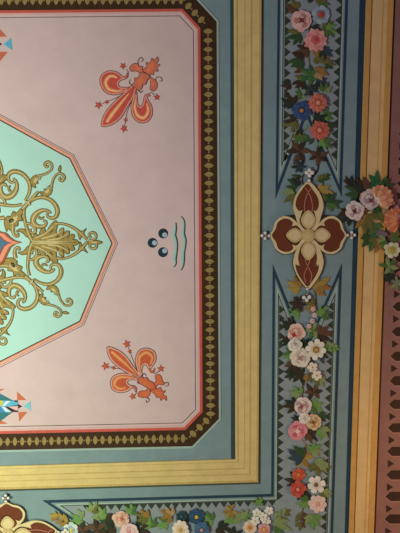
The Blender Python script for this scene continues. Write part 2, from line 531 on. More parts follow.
sr = thing('painted_star', 'blue and salmon pointed star at the heart of the gold scrollwork', 'painted star', -2, 244)
bb = MB(); bb.slab(STAR, 13, 15); bb.build('outline', paint('rust_paint', (160, 98, 58), .1, 20), sr)
bb = MB(); bb.slab([(-10 + (p[0] + 10) * .90, 244 + (p[1] - 244) * .90) for p in STAR], 15, 16); bb.build('border', paint('salmon_paint', (232, 150, 118), .08, 20), sr)
bb = MB(); bb.slab([(-10 + (p[0] + 10) * .70, 244 + (p[1] - 244) * .70) for p in STAR], 16, 17); bb.build('inner_border', paint('brown_red_paint', (150, 84, 62), .1, 20), sr)
bb = MB(); bb.slab([(-10 + (p[0] + 10) * .63, 244 + (p[1] - 244) * .63) for p in STAR], 17, 18); bb.build('core', paint('slate_blue_paint', (74, 120, 138), .1, 20), sr)

# ================================================================ FLEURS-DE-LIS ON THE PINK FIELD
def crop(pts, ox, oy, k): return [(ox + p[0] / k, oy + p[1] / k) for p in pts]
def fleur(label, ox, oy, k, S, mats, group):
    c = crop([S['knot']], ox, oy, k)[0]
    root = thing('fleur_de_lis', label, 'fleur-de-lis', c[0], c[1], group)
    LINE, RIM, BODY, DEEP, HI, TAILP = mats
    for nm in ('middle_petal', 'side_petal', 'side_petal_2'):
        q = catmull(crop(S[nm], ox, oy, k), 5, True)
        cen = crop([S[nm + '_c']], ox, oy, k)[0]
        bb = MB()
        bb.slab(grow(q, .35), 3, 5, 0); bb.slab(grow(q, -.35), 5, 6, 1); bb.slab(grow(q, -1.7), 6, 7, 2)
        bb.ribbon(crop(S[nm + '_h'], ox, oy, k), S[nm + '_w'], 7, 8, 3)
        bb.ribbon(crop(S[nm + '_h'], ox, oy, k), [v * .45 for v in S[nm + '_w']], 8, 9, 4)
        bb.build('middle_petal' if nm[0] == 'm' else 'side_petal', [LINE, RIM, BODY, DEEP, HI], root)
    for nm, part in (('tail', 'tail_leaf'), ('arm', 'tail_arm'), ('arm_2', 'tail_arm'), ('knot_shape', 'knot')):
        q = catmull(crop(S[nm], ox, oy, k), 4, True)
        bb = MB()
        d = 3 if part == 'knot' else 0
        bb.slab(grow(q, .3), 3, 5 + d, 0); bb.slab(grow(q, -.3), 5 + d, 6 + d, 1)
        cx = sum(p[0] for p in q) / len(q); cy = sum(p[1] for p in q) / len(q)
        bb.slab([(cx + (p[0] - cx) * .45, cy + (p[1] - cy) * .45) for p in q], 6 + d, 7 + d, 2)
        bb.build(part, [LINE, TAILP, DEEP], root)
    for nm in ('curl', 'curl_2', 'tip_curl', 'tip_curl_2'):
        if nm in S:
            bb = MB(); bb.ribbon(crop(S[nm], ox, oy, k), [1.0, .8, .7, .5][:len(S[nm])] if len(S[nm]) <= 4 else .7, 3, 6, 0)
            bb.build('tendril', LINE, root)
    for st, (sx, sy), ang, r in S['stars']:
        bb = MB(); bb.ribbon(crop(st, ox, oy, k), .6, 3, 5, 0); bb.build('bud_stem', LINE, root)
        (cx, cy), = crop([(sx, sy)], ox, oy, k)
        pts = []
        for i in range(10):
            rr = r if i % 2 == 0 else r * .45
            a = ang + math.pi * i / 5
            pts.append((cx + rr * math.cos(a), cy + rr * math.sin(a)))
        bb = MB(); bb.slab(grow(pts, .2), 3, 5, 0); bb.slab(grow(pts, -.3), 5, 6, 1)
        bb.build('star_bud', [paint('rust_bud_paint', (150, 74, 58), .1, 20), BODY], root)

UP = {
 'knot': (262, 190),
 'middle_petal': [(40, 438), (42, 394), (70, 340), (128, 278), (200, 212), (226, 205), (236, 222), (222, 268), (192, 318), (150, 388), (96, 428)], 'middle_petal_c': (130, 330),
 'middle_petal_h': [(68, 414), (96, 372), (138, 318), (196, 248)], 'middle_petal_w': [3.6, 4.8, 3.8, 1.4],
 'side_petal': [(206, 214), (160, 246), (104, 258), (56, 240), (30, 192), (36, 146), (76, 120), (126, 126), (156, 150), (178, 148), (184, 132), (190, 150), (176, 166), (146, 176), (134, 196), (146, 212), (176, 214)], 'side_petal_c': (90, 185),
 'side_petal_h': [(128, 160), (92, 150), (62, 180), (76, 222), (120, 236), (160, 228)], 'side_petal_w': [2.4, 3.8, 4.4, 4.4, 3.2, 1.2],
 'side_petal_2': [(236, 236), (212, 288), (206, 340), (220, 388), (256, 416), (298, 412), (326, 376), (326, 326), (306, 288), (300, 268), (316, 262), (300, 252), (282, 264), (276, 296), (262, 322), (246, 308), (242, 268)], 'side_petal_2_c': (264, 360),
 'side_petal_2_h': [(296, 306), (304, 350), (280, 388), (242, 372), (228, 326), (234, 276)], 'side_petal_2_w': [2.2, 3.8, 4.4, 4.4, 3.2, 1.2],
 'tail': [(262, 150), (280, 110), (296, 92), (292, 72), (312, 76), (324, 48), (340, 58), (356, 40), (364, 60), (352, 78), (372, 86), (354, 102), (362, 122), (338, 122), (336, 142), (312, 140), (290, 166)],
 'arm': [(282, 142), (262, 134), (236, 122), (206, 122), (198, 102), (212, 84), (240, 76), (254, 92), (274, 96), (272, 116), (292, 130)],
 'arm_2': [(292, 150), (312, 168), (318, 196), (314, 222), (332, 236), (352, 222), (356, 192), (344, 172), (322, 160), (312, 146)],
 'knot_shape': [(212, 206), (226, 182), (226, 162), (246, 160), (254, 140), (274, 128), (296, 140), (314, 152), (300, 172), (290, 196), (272, 200), (268, 220), (246, 232), (230, 216)],
 'tip_curl': [(250, 92), (246, 66), (260, 44), (276, 58), (262, 68)], 'tip_curl_2': [(346, 176), (352, 156), (376, 158), (384, 176), (370, 178)],
 'curl': [(214, 206), (196, 186), (204, 170)], 'curl_2': [(246, 228), (262, 244), (272, 232)],
 'stars': [([(180, 150), (192, 130), (180, 112)], (160, 92), 0.3, 3.6), ([(300, 256), (320, 244), (342, 258)], (354, 270), .9, 3.6),
           ([(196, 238), (130, 270), (66, 298)], (68, 298), 2.8, 2.3), ([(60, 300), (40, 308), (26, 314)], (20, 316), 2.7, 4.0),
           ([(206, 296), (186, 350), (176, 396)], (176, 400), 1.9, 2.3), ([(176, 404), (170, 428), (166, 440)], (166, 450), 1.8, 4.0)],
}
DN = {
 'knot': (268, 222),
 'middle_petal': [(66, 36), (112, 46), (160, 78), (206, 138), (244, 188), (250, 202), (232, 206), (196, 188), (140, 156), (98, 122), (72, 84)], 'middle_petal_c': (140, 110),
 'middle_petal_h': [(88, 60), (122, 90), (160, 122), (220, 182)], 'middle_petal_w': [3.4, 4.6, 3.8, 1.4],
 'side_petal': [(240, 190), (222, 150), (216, 98), (236, 54), (280, 42), (318, 62), (326, 104), (306, 142), (296, 156), (306, 166), (318, 150), (318, 168), (300, 174), (286, 154), (272, 132), (256, 140), (250, 168), (256, 186)], 'side_petal_c': (272, 92),
 'side_petal_h': [(294, 128), (306, 92), (276, 66), (240, 88), (236, 130), (246, 174)], 'side_petal_w': [2.2, 3.8, 4.4, 4.4, 3.2, 1.2],
 'side_petal_2': [(236, 204), (196, 182), (140, 176), (98, 192), (82, 226), (92, 262), (128, 280), (170, 274), (196, 256), (210, 258), (216, 276), (224, 258), (210, 244), (184, 238), (174, 222), (190, 212), (222, 212)], 'side_petal_2_c': (130, 230),
 'side_petal_2_h': [(166, 252), (130, 258), (104, 234), (122, 202), (164, 196), (206, 202)], 'side_petal_2_w': [2.2, 3.8, 4.4, 4.4, 3.2, 1.2],
 'tail': [(296, 266), (318, 288), (330, 306), (344, 304), (352, 322), (366, 310), (382, 322), (380, 300), (364, 290), (376, 270), (358, 270), (350, 252), (330, 258), (312, 246)],
 'arm': [(312, 236), (326, 216), (320, 192), (338, 182), (354, 194), (360, 216), (372, 232), (356, 240), (338, 236), (324, 250)],
 'arm_2': [(290, 252), (296, 280), (284, 302), (270, 306), (252, 306), (232, 300), (230, 282), (246, 270), (268, 270), (282, 256)],
 'knot_shape': [(230, 214), (246, 194), (262, 202), (276, 198), (286, 214), (304, 222), (318, 238), (322, 256), (306, 264), (290, 258), (272, 250), (256, 240), (240, 232)],
 'tip_curl': [(368, 230), (390, 226), (388, 244), (372, 244)], 'tip_curl_2': [(276, 304), (290, 318), (276, 332), (272, 318)],
 'curl': [(244, 194), (262, 178), (274, 190)], 'curl_2': [(238, 232), (226, 226), (232, 212)],
 'stars': [([(300, 168), (322, 178), (340, 164)], (352, 152), -.4, 3.8), ([(218, 262), (222, 280), (212, 290)], (202, 300), 1.9, 3.6),
           ([(224, 186), (170, 164), (104, 148)], (100, 148), 3.0, 2.3), ([(96, 148), (80, 142), (66, 140)], (56, 138), 3.1, 4.3),
           ([(232, 180), (210, 124), (188, 66)], (186, 60), -1.9, 2.3), ([(184, 56), (178, 40), (174, 32)], (170, 20), -1.9, 4.3)],
}
FL = paint('fleur_line_paint', (104, 66, 58), .1, 20)
fleur('red and yellow fleur-de-lis pointing down-left in the upper pink field', 95, 50, 5.714, UP,
      (FL, paint('fleur_rim_pink', (228, 160, 136), .08, 20), paint('fleur_red', (204, 86, 72), .14, 25), paint('fleur_orange', (234, 128, 84), .12, 25), paint('fleur_yellow', (240, 200, 140), .1, 25), paint('fleur_tail_salmon', (212, 120, 92), .14, 25)), 'fleurs-de-lis on the pink field')
fleur('orange fleur-de-lis pointing up-left in the lower pink field', 95, 340, 5.333, DN,
      (FL, paint('fleur_rim_peach', (224, 172, 150), .08, 20), paint('fleur_orange_red', (204, 98, 62), .12, 25), paint('fleur_bright_orange', (220, 118, 66), .12, 25), paint('fleur_gold', (232, 170, 104), .1, 25), paint('fleur_tail_orange', (216, 112, 74), .14, 25)), 'fleurs-de-lis on the pink field')

# ================================================================ DARK BALLS AND WAVES
for (x, y), (dx, dy), lab in (((163.2, 233.4), (1.5, 1.4), 'upper dark blue ball with pale highlight, beside the wavy ribbon'),
                              ((152.6, 242.8), (2.0, 0.0), 'leftmost dark blue ball of three, facing the mint octagon'),
                              ((163.0, 252.2), (1.7, -1.5), 'lower dark blue ball with pale highlight, beside the wavy ribbon')):
    r = thing('painted_ball', lab, 'ball', x, y, 'three balls on the pink field')
    bb = MB(); bb.disc((x, y), 5.0, 3, 8, 0, 28, dome=1); bb.build('disc', paint('ball_navy', (36, 56, 66), .12, 30), r)
    bb = MB(); bb.disc((x + dx, y + dy), 2.5, 5, 9.5, 0, 18); bb.build('highlight', paint('ball_highlight', (166, 196, 202), .08, 30), r)
W1 = [(175.6, 222.6), (175.0, 229), (173.6, 235), (175.4, 240.5), (176.2, 246), (175.2, 253), (174.6, 258.5), (175.4, 263.8), (173.4, 267)]
W2 = [(180.8, 216.2), (183.6, 221), (183.4, 228), (182.8, 234), (184.4, 240), (184.2, 246.5), (182.8, 252.5), (182.8, 259.5), (182.6, 265.5), (180.8, 270.4)]
for pts, wd, lab in ((W1, [.4, 2.6, 4.0, 3.2, 2.4, 3.4, 3.0, 1.2, .3], 'shorter wavy mint ribbon just right of the three balls'),
                     (W2, [.4, 1.4, 2.6, 3.2, 3.2, 2.6, 3.4, 3.0, 1.6, .3], 'longer wavy mint ribbon nearer the lozenge border')):
    r = thing('wavy_ribbon', lab, 'ribbon', *pts[4], 'wavy ribbons on the pink field')
    bb = MB(); bb.ribbon([(p[0] + .5, p[1]) for p in pts], [v + .5 for v in wd], 3, 5); bb.build('dark_edge', paint('wave_edge_paint', (58, 74, 76), .1, 20), r)
    bb = MB(); bb.ribbon([(p[0] - .3, p[1]) for p in pts], [v * .85 for v in wd], 5, 7, ridge=1); bb.build('ribbon', paint('wave_mint_paint', (166, 212, 194), .12, 30), r)

# ================================================================ KITE ORNAMENTS AT THE LEFT EDGE
K = {'teal': paint('kite_teal', (58, 124, 122), .1, 20), 'sky': paint('kite_sky', (112, 186, 206), .08, 20), 'pale': paint('kite_pale', (206, 232, 236), .05, 20), 'yellow': paint('kite_yellow', (206, 204, 76), .08, 20),
     'blue': paint('kite_blue', (72, 140, 190), .1, 20), 'orange': paint('kite_orange', (204, 114, 76), .08, 20), 'dark': paint('kite_dark', (72, 44, 38), .1, 20), 'cyan': paint('kite_cyan', (92, 186, 208), .08, 20),
     'pink': paint('kite_pink', (232, 190, 180), .06, 20), 'aqua': paint('kite_aqua', (128, 200, 200), .08, 20)}
def kite(label, xf, shapes, group):
    q = xf(P(6, 406)) if xf else P(6, 406)
    r = bpy.data.objects.new('kite_ornament', None); C.objects.link(r)
    r.location = (q[0], q[1], HC); r['_o'] = (q[0], q[1], HC)
    tag(r, label, 'ornament', group)
    for nm, pts, mt, h in shapes:
        bb = MB(xf); bb.slab([(p[0] / 10, 380 + p[1] / 10) for p in pts], 3, h); bb.build(nm, K[mt], r)
core = [('back', [(-300, 260), (-40, 100), (0, 133), (130, 203), (182, 203), (182, 318), (130, 318), (20, 400), (-40, 430)], 'teal', 5),
        ('shard', [(-60, 203), (30, 203), (36, 230), (10, 262), (-60, 262)], 'yellow', 7), ('shard', [(30, 203), (180, 208), (182, 240), (90, 262), (10, 262), (36, 228)], 'sky', 7),
        ('shard', [(62, 206), (110, 206), (50, 258), (24, 258)], 'pale', 8), ('shard', [(120, 212), (178, 222), (150, 240), (80, 258)], 'cyan', 8),
        ('shard', [(-60, 262), (14, 262), (60, 318), (-60, 326)], 'blue', 7), ('shard', [(16, 264), (56, 268), (116, 318), (60, 318)], 'pale', 7),
        ('shard', [(84, 264), (182, 258), (182, 300), (160, 300)], 'pink', 7), ('edge', [(40, 262), (84, 264), (160, 302), (182, 304), (182, 318), (130, 318)], 'dark', 6),
        ('tip', [(180, 236), (224, 262), (182, 286)], 'dark', 5), ('cap', [(150, 200), (178, 203), (178, 218), (146, 214)], 'dark', 8),
        ('tail', [(236, 260), (308, 210), (310, 306)], 'aqua', 5)]
tris = [('triangle', [(170, 114), (264, 199), (174, 200)], 'orange', 5), ('triangle', [(184, 319), (274, 318), (194, 412)], 'orange', 5),
        ('triangle', [(-60, 90), (46, 88), (-10, 118)], 'orange', 5), ('triangle', [(-60, 440), (76, 436), (10, 402)], 'orange', 5)]
kite('harlequin kite with yellow and teal shards at the lower left edge', None, core + tris, 'kite ornaments at the left edge')
q0, q1 = P(31, 405.8), P(12, 44.3)
def kup(q): return (q1[0] + (q[0] - q0[0]), q1[1] - (q[1] - q0[1]))
kite('cyan-tipped kite with orange triangles at the upper left edge', kup, [(n, p, 'cyan' if n == 'tail' else m_, h) for n, p, m_, h in core] + tris, 'kite ornaments at the left edge')

# ================================================================ BLUE FRIEZE PANELS
def frieze(label, path, c, closed, gr):
    r = thing('frieze_panel', label, 'painted panel', *c, gr)
    bb = MB(); bb.slab(path, 0, 2); bb.build('field', FRIEZE, r)
    bb = MB(); bb.strip(path, 0.0, 2.6, 2, 4, 0, closed); bb.build('navy_line', NAVY, r)
    bb = MB(); bb.strip(path, 2.6, 4.0, 2, 4, 0, closed); bb.build('blue_band', BLUE, r)
    bb = MB(); bb.strip(path, 4.0, 5.4, 2, 5, 0, closed); bb.build('pale_line', PALE, r)
    bb = MB(); bb.strip(path, 5.4, 6.2, 2, 4, 0, closed); bb.build('inner_line', TOOTH, r)
    return r
def teeth(r, a, c, n, dep, side, half):
    """row of n triangles from a to c pointing to one side"""
    d = Vector((c[0] - a[0], c[1] - a[1])); L = d.length; d.normalize()
    nx, ny = -d.y * side, d.x * side
    for i in range(n):
        t = (i + .5) * L / n
        x, y = a[0] + d.x * t, a[1] + d.y * t
        hw = half * L / n
        bb = MB(); bb.slab([(x - d.x * hw, y - d.y * hw), (x + d.x * hw, y + d.y * hw), (x + nx * dep, y + ny * dep)], 2, 5)
        bb.build('triangle', TOOTH, r)
UPATH = [(350.6, -90), (341.4, 196.6), (306.2, 116), (275.4, 198.6), (278.6, -90)]
up = frieze('upper blue-grey frieze panel with notched end above the oxblood quatrefoil', UPATH, (310, 60), False, 'notched frieze panels')
teeth(up, (285.2, -26), (283.4, 162), 18, 6.0, -1, .47)
teeth(up, (342.6, -26), (336.4, 160), 18, 6.0, 1, .47)
LPATH = [(42.5, 500.2), (271.2, 493.8), (272.6, 264.4), (305.4, 347), (341.8, 263.4), (330.6, 600), (60, 606), (120, 552)]
LPATH = list(reversed(LPATH))
lo = frieze('lower L-shaped blue-grey frieze panel turning the corner beneath the yellow moulding', list(reversed(LPATH)), (300, 480), True, 'notched frieze panels')
teeth(lo, (279.2, 305), (277.4, 500), 22, 5.6, -1, .47)
teeth(lo, (333.6, 302), (325.6, 540), 26, 5.6, 1, .47)
teeth(lo, (83, 505.4), (276, 500.2), 24, 5.4, 1, .48)
teeth(lo, (285.5, 318), (291.5, 334), 1, 5, 1, .4)

# ================================================================ QUATREFOILS
QX, QY = P(307.6, 235)
def quatrefoil(label, quarter, centre):
    MB.DZ = 19.0
    def xf(q):
        x, y = q[0] - QX, q[1] - QY
        for _ in range(quarter): x, y = -y, x
        return (centre[0] + x, centre[1] + y)
    r = bpy.data.objects.new('quatrefoil', None); C.objects.link(r)
    r.location = (centre[0], centre[1], HC); r['_o'] = (centre[0], centre[1], HC)
    tag(r, label, 'quatrefoil', 'quatrefoils on the frieze')
    Lh = [(268.6, 235.2), (272.4, 229.4), (275, 221.6), (281.5, 216.3), (288.5, 216.8), (293.5, 219.6), (297, 223.6)]
    Ll = [(268.6, 235.2), (272.4, 241.6), (275.4, 248.8), (282.4, 253.6), (289.5, 253.0), (294, 250.4), (297, 246.6)]
    Tl = [(297, 223.6), (295.2, 217), (292.6, 207), (294.4, 197), (300, 188), (306.4, 181.4)]
    def mx(pts): return [(615.2 - p[0], p[1]) for p in pts]
    def my(pts): return [(p[0], 470 - p[1] + 0.4) for p in pts]
    Bl = [(297, 246.6), (293.6, 255), (292.6, 264), (296, 274), (301, 282), (306.6, 288.8)]
    top = catmull(Tl, 4); bot = catmull(Bl, 4); lh = catmull(Lh, 4); ll = catmull(Ll, 4)
    ring = lh + top[1:] + list(reversed(mx(top)))[1:] + list(reversed(mx(lh)))[1:] + mx(ll)[1:] + mx(bot)[1:] + list(reversed(bot))[1:] + list(reversed(ll))[1:-1]
    bb = MB(xf); bb.slab(grow(ring, .8), 2, 4, 0); bb.slab(ring, 4, 9, 1); bb.build('rim', [DARK, CREAMGOLD], r)
    fl = catmull([(272.0, 235.2), (275.6, 229), (277.6, 222.6), (283, 219.2), (288, 219.6), (291.6, 222.6), (290.4, 226.6), (295.6, 225.8), (299.5, 230), (300, 235.4), (299, 241), (295.4, 244.8), (290.6, 243.6), (292, 247.8), (288.6, 250.6), (283.4, 250.8), (278, 247.8), (275.8, 241.4)], 4, True)
    ft = catmull([(306.6, 184.6), (311, 189.6), (316.2, 197.4), (317.4, 205), (315, 210.4), (311.8, 208.8), (314, 216), (311.6, 222), (307.4, 224), (303, 222), (300.6, 216), (302.4, 208.8), (298.6, 210.4), (295.4, 205), (297, 197.4), (302, 189.6)], 4, True)
    fbm = catmull([(306.8, 285.4), (311, 280.4), (315.8, 272.6), (317.6, 264.6), (314.4, 267.6), (316, 258), (314.6, 250), (311, 247), (307.4, 246), (303, 247), (299.4, 250), (297.4, 258), (299.4, 267.6), (295.4, 264.6), (297.4, 272.6), (302.4, 280.4)], 4, True)
    for q in (fl, mx(fl), ft, fbm):
        bb = MB(xf); bb.slab(grow(q, .5), 9, 10, 0); bb.slab(q, 10, 11, 1); bb.build('field', [DARK, OXBLOOD], r)
    PKL = paint('ribbon_pink_paint', (196, 128, 108), .1, 25)
    for pts in ([(304.4, 187.6), (309.4, 196), (311.6, 206), (310.8, 214)], [(310.8, 187.6), (305.6, 196), (303.6, 206), (304.4, 214)],
                [(310.4, 250), (308.4, 262), (303.4, 274), (305, 282)], [(303.4, 250), (305.2, 262), (310.8, 274), (309.4, 282)]):
        bb = MB(xf); bb.ribbon(pts, .8, 11, 12.5); bb.build('crossed_line', PKL, r)
    pet = [(302.0, 235), (299.6, 230.6), (294.6, 227.8), (289.6, 229.4), (285.2, 235), (289.6, 240.6), (294.6, 242.4), (299.6, 239.6)]
    for k in range(4):
        pp_ = []
        for p in pet:
            x, y = p[0] - 307.4, p[1] - 235
            if k % 2: x *= 1.13
            for _ in range(k): x, y = -y, x
            pp_.append((307.4 + x, 235 + y))
        q = catmull(pp_, 4, True)
        bb = MB(xf); bb.slab([(p[0] - .5, p[1] + .5) for p in grow(q, .7)], 11, 12, 0); bb.slab(q, 12, 16, 1)  # dark slab offset behind the petal paints its shadow outline
        cx = sum(p[0] for p in q) / len(q); cy = sum(p[1] for p in q) / len(q)
        bb.slab([(cx + (p[0] - cx) * .74 + .3, cy + (p[1] - cy) * .74 - .3) for p in q], 16, 18, 2)
        bb.build('petal', [DARK, paint('petal_gold_paint', (206, 182, 122), .12, 25), CREAMGOLD], r)
    bb = MB(xf); bb.disc((307.4, 235.2), 6.6, 12, 18, 0, 24); bb.disc((307.4, 235.2), 5.9, 18, 22, 1, 24, dome=1)
    bb.disc((306.8, 234.4), 2.4, 21, 23, 2, 14); bb.disc((306.8, 234.4), 1.3, 23, 24, 0, 12)
    bb.build('boss', [OCHRE, paint('petal_gold_paint', (206, 176, 112)), CREAMGOLD], r)
    for cx, cy, dots in ((265.2, 235.4, [(3.4, .2, 1.5), (-.6, -2.6, 1.6), (-.6, 2.8, 1.6), (-3.6, 0, 1.6), (.2, .1, .9)]),
                         (350.2, 234.8, [(-3.6, .2, 1.5), (.4, -2.6, 1.6), (.4, 2.8, 1.6), (3.4, 0, 1.6), (0, .1, .9)]),
                         (308.6, 173.6, [(-2.8, -.8, 2.0), (2.8, -.8, 2.0), (0, -3.4, 1.9), (0, 2.0, 2.0), (-.4, 7.2, 1.7), (0, -.4, 1.0)]),
                         (305.8, 296.6, [(-2.6, .2, 1.9), (2.8, -.2, 1.9), (.3, 2.8, 1.9), (.4, -3.0, 1.0), (.8, -8.2, 1.5)])):
        cl = None
        for i, (dx, dy, rr) in enumerate(dots):
            bb = MB(xf); bb.disc((cx + dx, cy + dy), rr + .45, 9, 10, 0, 12); bb.disc((cx + dx, cy + dy), rr, 10, 14, 1, 14, dome=1)
            o = bb.build('pearl', [DARK, OCHRE if rr <= 1.0 else WHITE], r)
    MB.DZ = 0.0
    return r
quatrefoil('oxblood quatrefoil with gold rim and flower between the two frieze panels', 0, (QX, QY))
quatrefoil('oxblood quatrefoil cut off at the lower left corner beneath yellow moulding', 1, P(9.6, 532.6))

# ================================================================ GARLANDS: LEAF SPRIGS AND FLOWERS
LEAFC = {
 'darkbrown': (74, 62, 44), 'brown': (112, 82, 56), 'olive': (122, 122, 62), 'yellow': (186, 162, 78), 'green': (92, 130, 66), 'bright': (124, 172, 88),
 'dark': (54, 66, 52), 'darkgreen': (64, 96, 54), 'slate': (66, 84, 92), 'pale': (150, 172, 108), 'ochre': (172, 134, 66), 'peach': (196, 160, 110), 'emerald': (62, 124, 70), 'mauve': (140, 124, 128), 'grey': (134, 150, 124),
}
def lp(c): return paint('leaf_' + c, tuple(int(v * .9) for v in LEAFC[c]), .25, 40)
def leaflet(root, x, y, ang, L, Wd, mt, h=6, name='leaflet', lob=0):
    ca, sa = math.cos(ang), math.sin(ang)
    prof = [(0, .12), (.14, .5), (.34, .94), (.55, 1.0), (.76, .7), (.9, .34), (1.0, .04)]
    if lob:
        prof = [(0, .1), (.1, .4), (.22, .9), (.3, .62), (.44, 1.15), (.54, .75), (.66, 1.0), (.78, .5), (.88, .46), (1.0, .04)]
    bb = MB()
    bend = random.uniform(-.10, .10)
    def pt(u, v):
        v += bend * 4 * u * (1 - u) * L
        return (x + u * L * ca - v * sa, y + u * L * sa + v * ca)
    c, l, r, cb, = [], [], [], []
    for u, v in prof:
        c.append(bb.add(pt(u, 0), h + 4.0)); l.append(bb.add(pt(u, v * Wd / 2), h + 1.5)); r.append(bb.add(pt(u, -v * Wd / 2), h + 1.5)); cb.append(bb.add(pt(u, 0), h))
    for i in range(len(prof) - 1):
        for a, d in ((c, l), (r, c), (l, cb), (cb, r)):
            bb.f.append((a[i], a[i + 1], d[i + 1], d[i])); bb.m.append(0)
    bb.build(name, mt, root)
def sprig(x, y, deg, size, kind, col, label, col2=None, h=None):
    """leaf sprig growing from x, y; deg is measured clockwise from the photo's right"""
    root = thing('leaf_sprig', label, 'leaves', x, y, 'leaf sprigs of the garlands')
    a = math.radians(deg)
    m1, m2 = lp(col), lp(col2 or col)
    h = h if h is not None else random.choice((4, 5, 6, 7))
    if kind == 'palm5':
        for i, (da, s) in enumerate(((0, 1.12), (.6, .98), (-.6, .98), (1.25, .74), (-1.25, .74))):
            leaflet(root, x, y, a + da + random.uniform(-.1, .1), size * s, size * .36, m1 if i % 2 == 0 else m2, h + i % 2)
    elif kind == 'palm3':
        for i, (da, s) in enumerate(((0, 1.12), (.58, .98), (-.58, .98), (1.2, .7), (-1.2, .7))):
            leaflet(root, x, y, a + da + random.uniform(-.14, .14), size * s, size * .36, m1 if i % 2 == 0 else m2, h + i % 2)
    elif kind == 'star':
        for i in range(6):
            leaflet(root, x, y, a + i * math.pi / 3 + random.uniform(-.15, .15), size * random.uniform(.8, 1.05), size * .4, m1 if i % 2 else m2, h + i % 2)
    elif kind == 'pair':
        for i, da in enumerate((.38, -.38)):
            leaflet(root, x, y, a + da, size * (1 - .12 * i), size * .36, m1 if i == 0 else m2, h + i)
    elif kind == 'one':
        leaflet(root, x, y, a, size, size * .5, m1, h, lob=1)
    elif kind == 'pinn':
        bb = MB(); bb.ribbon([(x, y), (x + size * .8 * math.cos(a), y + size * .8 * math.sin(a))], [1.1, .6], 3, h + 1, smooth=False); bb.build('stem', m2, root)
        for i in range(3):
            t = size * (.18 + .26 * i)
            for sd in (.72, -.72):
                leaflet(root, x + t * math.cos(a), y + t * math.sin(a), a + sd + random.uniform(-.1, .1), size * (.46 - .05 * i), size * .2, m1 if sd > 0 else m2, h)
        leaflet(root, x + size * .72 * math.cos(a), y + size * .72 * math.sin(a), a, size * .42, size * .2, m1, h)
    elif kind == 'oak':
        for i, (da, s) in enumerate(((0, 1), (.7, .8), (-.7, .8), (1.45, .55), (-1.45, .55))):
            leaflet(root, x, y, a + da, size * s, size * .5, m1 if i % 2 == 0 else m2, h + i % 2, lob=1)
    return root

def petal(root, x, y, ang, r0, r1, wd, h, mts, tip='round', inner=.55, name='petal', lift=3):
    """cupped petal from radius r0 to r1 with a second colour towards its base"""
    if tip == 'round': prof = [(0, .38), (.2, .62), (.45, .9), (.7, 1.0), (.88, .86), (.97, .5), (1.0, .15)]
    elif tip == 'point': prof = [(0, .4), (.25, .72), (.5, 1.0), (.72, .8), (.9, .36), (1.0, .04)]
    else: prof = [(0, .35), (.3, .7), (.6, .95), (.8, 1.0), (.92, .95), (.97, .6), (.93, .2)]
    ca, sa = math.cos(ang), math.sin(ang)
    bb = MB()
    def pt(u, v):
        R_ = r0 + (r1 - r0) * u
        return (x + R_ * ca - v * sa, y + R_ * sa + v * ca)
    c, l, r, cb = [], [], [], []
    for u, v in prof:
        z = h + lift * (1 - .6 * u)
        c.append(bb.add(pt(u, 0), z + 1.2)); l.append(bb.add(pt(u, v * wd / 2), z)); r.append(bb.add(pt(u, -v * wd / 2), z)); cb.append(bb.add(pt(u, 0), h))
    for i in range(len(prof) - 1):
        mm = 1 if prof[i + 1][0] <= inner else 0
        for a_, d in ((c, l), (r, c), (l, cb), (cb, r)):
            bb.f.append((a_[i], a_[i + 1], d[i + 1], d[i])); bb.m.append(mm)
    bb.build(name, mts, root)
def cpaint(c, var=.1): return paint('petal_%d_%d_%d' % c, c, var, 45)
LEVELS = []
def level(x, y, r):
    """flowers that overlap lie over one another"""
    used = {q[3] for q in LEVELS if q[2] + r > 5.5 and math.hypot(q[0] - x, q[1] - y) < q[2] + r}
    z = 0
    while z in used: z += 1
    LEVELS.append((x, y, r, z))
    MB.DZ = 10.0 + 15.0 * z + (17 if x > 350 else 0)
def rose(x, y, r, outer, mid, heart, label, grp='roses in the garlands', off=(0, 0)):
    r *= .93
    level(x, y, r)
    root = thing('rose', label, 'flower', x, y, grp)
    o_, m_, t_ = cpaint(outer), cpaint(mid), cpaint(heart)
    o2 = cpaint(tuple(int(a_ * .8 + c_ * .2) for a_, c_ in zip(outer, mid)))
    a0 = random.uniform(0, 6)
    for i in range(8):
        petal(root, x, y, a0 + i * 2 * math.pi / 8 + random.uniform(-.08, .08), r * .25, r * random.uniform(.9, 1.1), r * .74, 9 + (i % 2) * 1.5, [o_ if i % 2 else o2, m_], inner=.62)
    x2, y2 = x + off[0] * r, y + off[1] * r
    for i in range(6):
        petal(root, x2, y2, a0 + .4 + i * 2 * math.pi / 6, r * .12, r * random.uniform(.6, .72), r * .56, 13.5 + (i % 2) * 1.5, [o_ if i % 2 else m_, t_], inner=.58, name='inner_petal')
    for i in range(4):
        petal(root, x2, y2, a0 + i * math.pi / 2, r * .05, r * .4, r * .4, 17 + (i % 2), [m_ if i % 2 else o2, t_], inner=.55, name='inner_petal', lift=2)
    bb = MB(); bb.disc((x2, y2), r * .17, 16, 21, 0, 12, dome=1); bb.build('heart', [t_], root)
    MB.DZ = 0.0
    return root
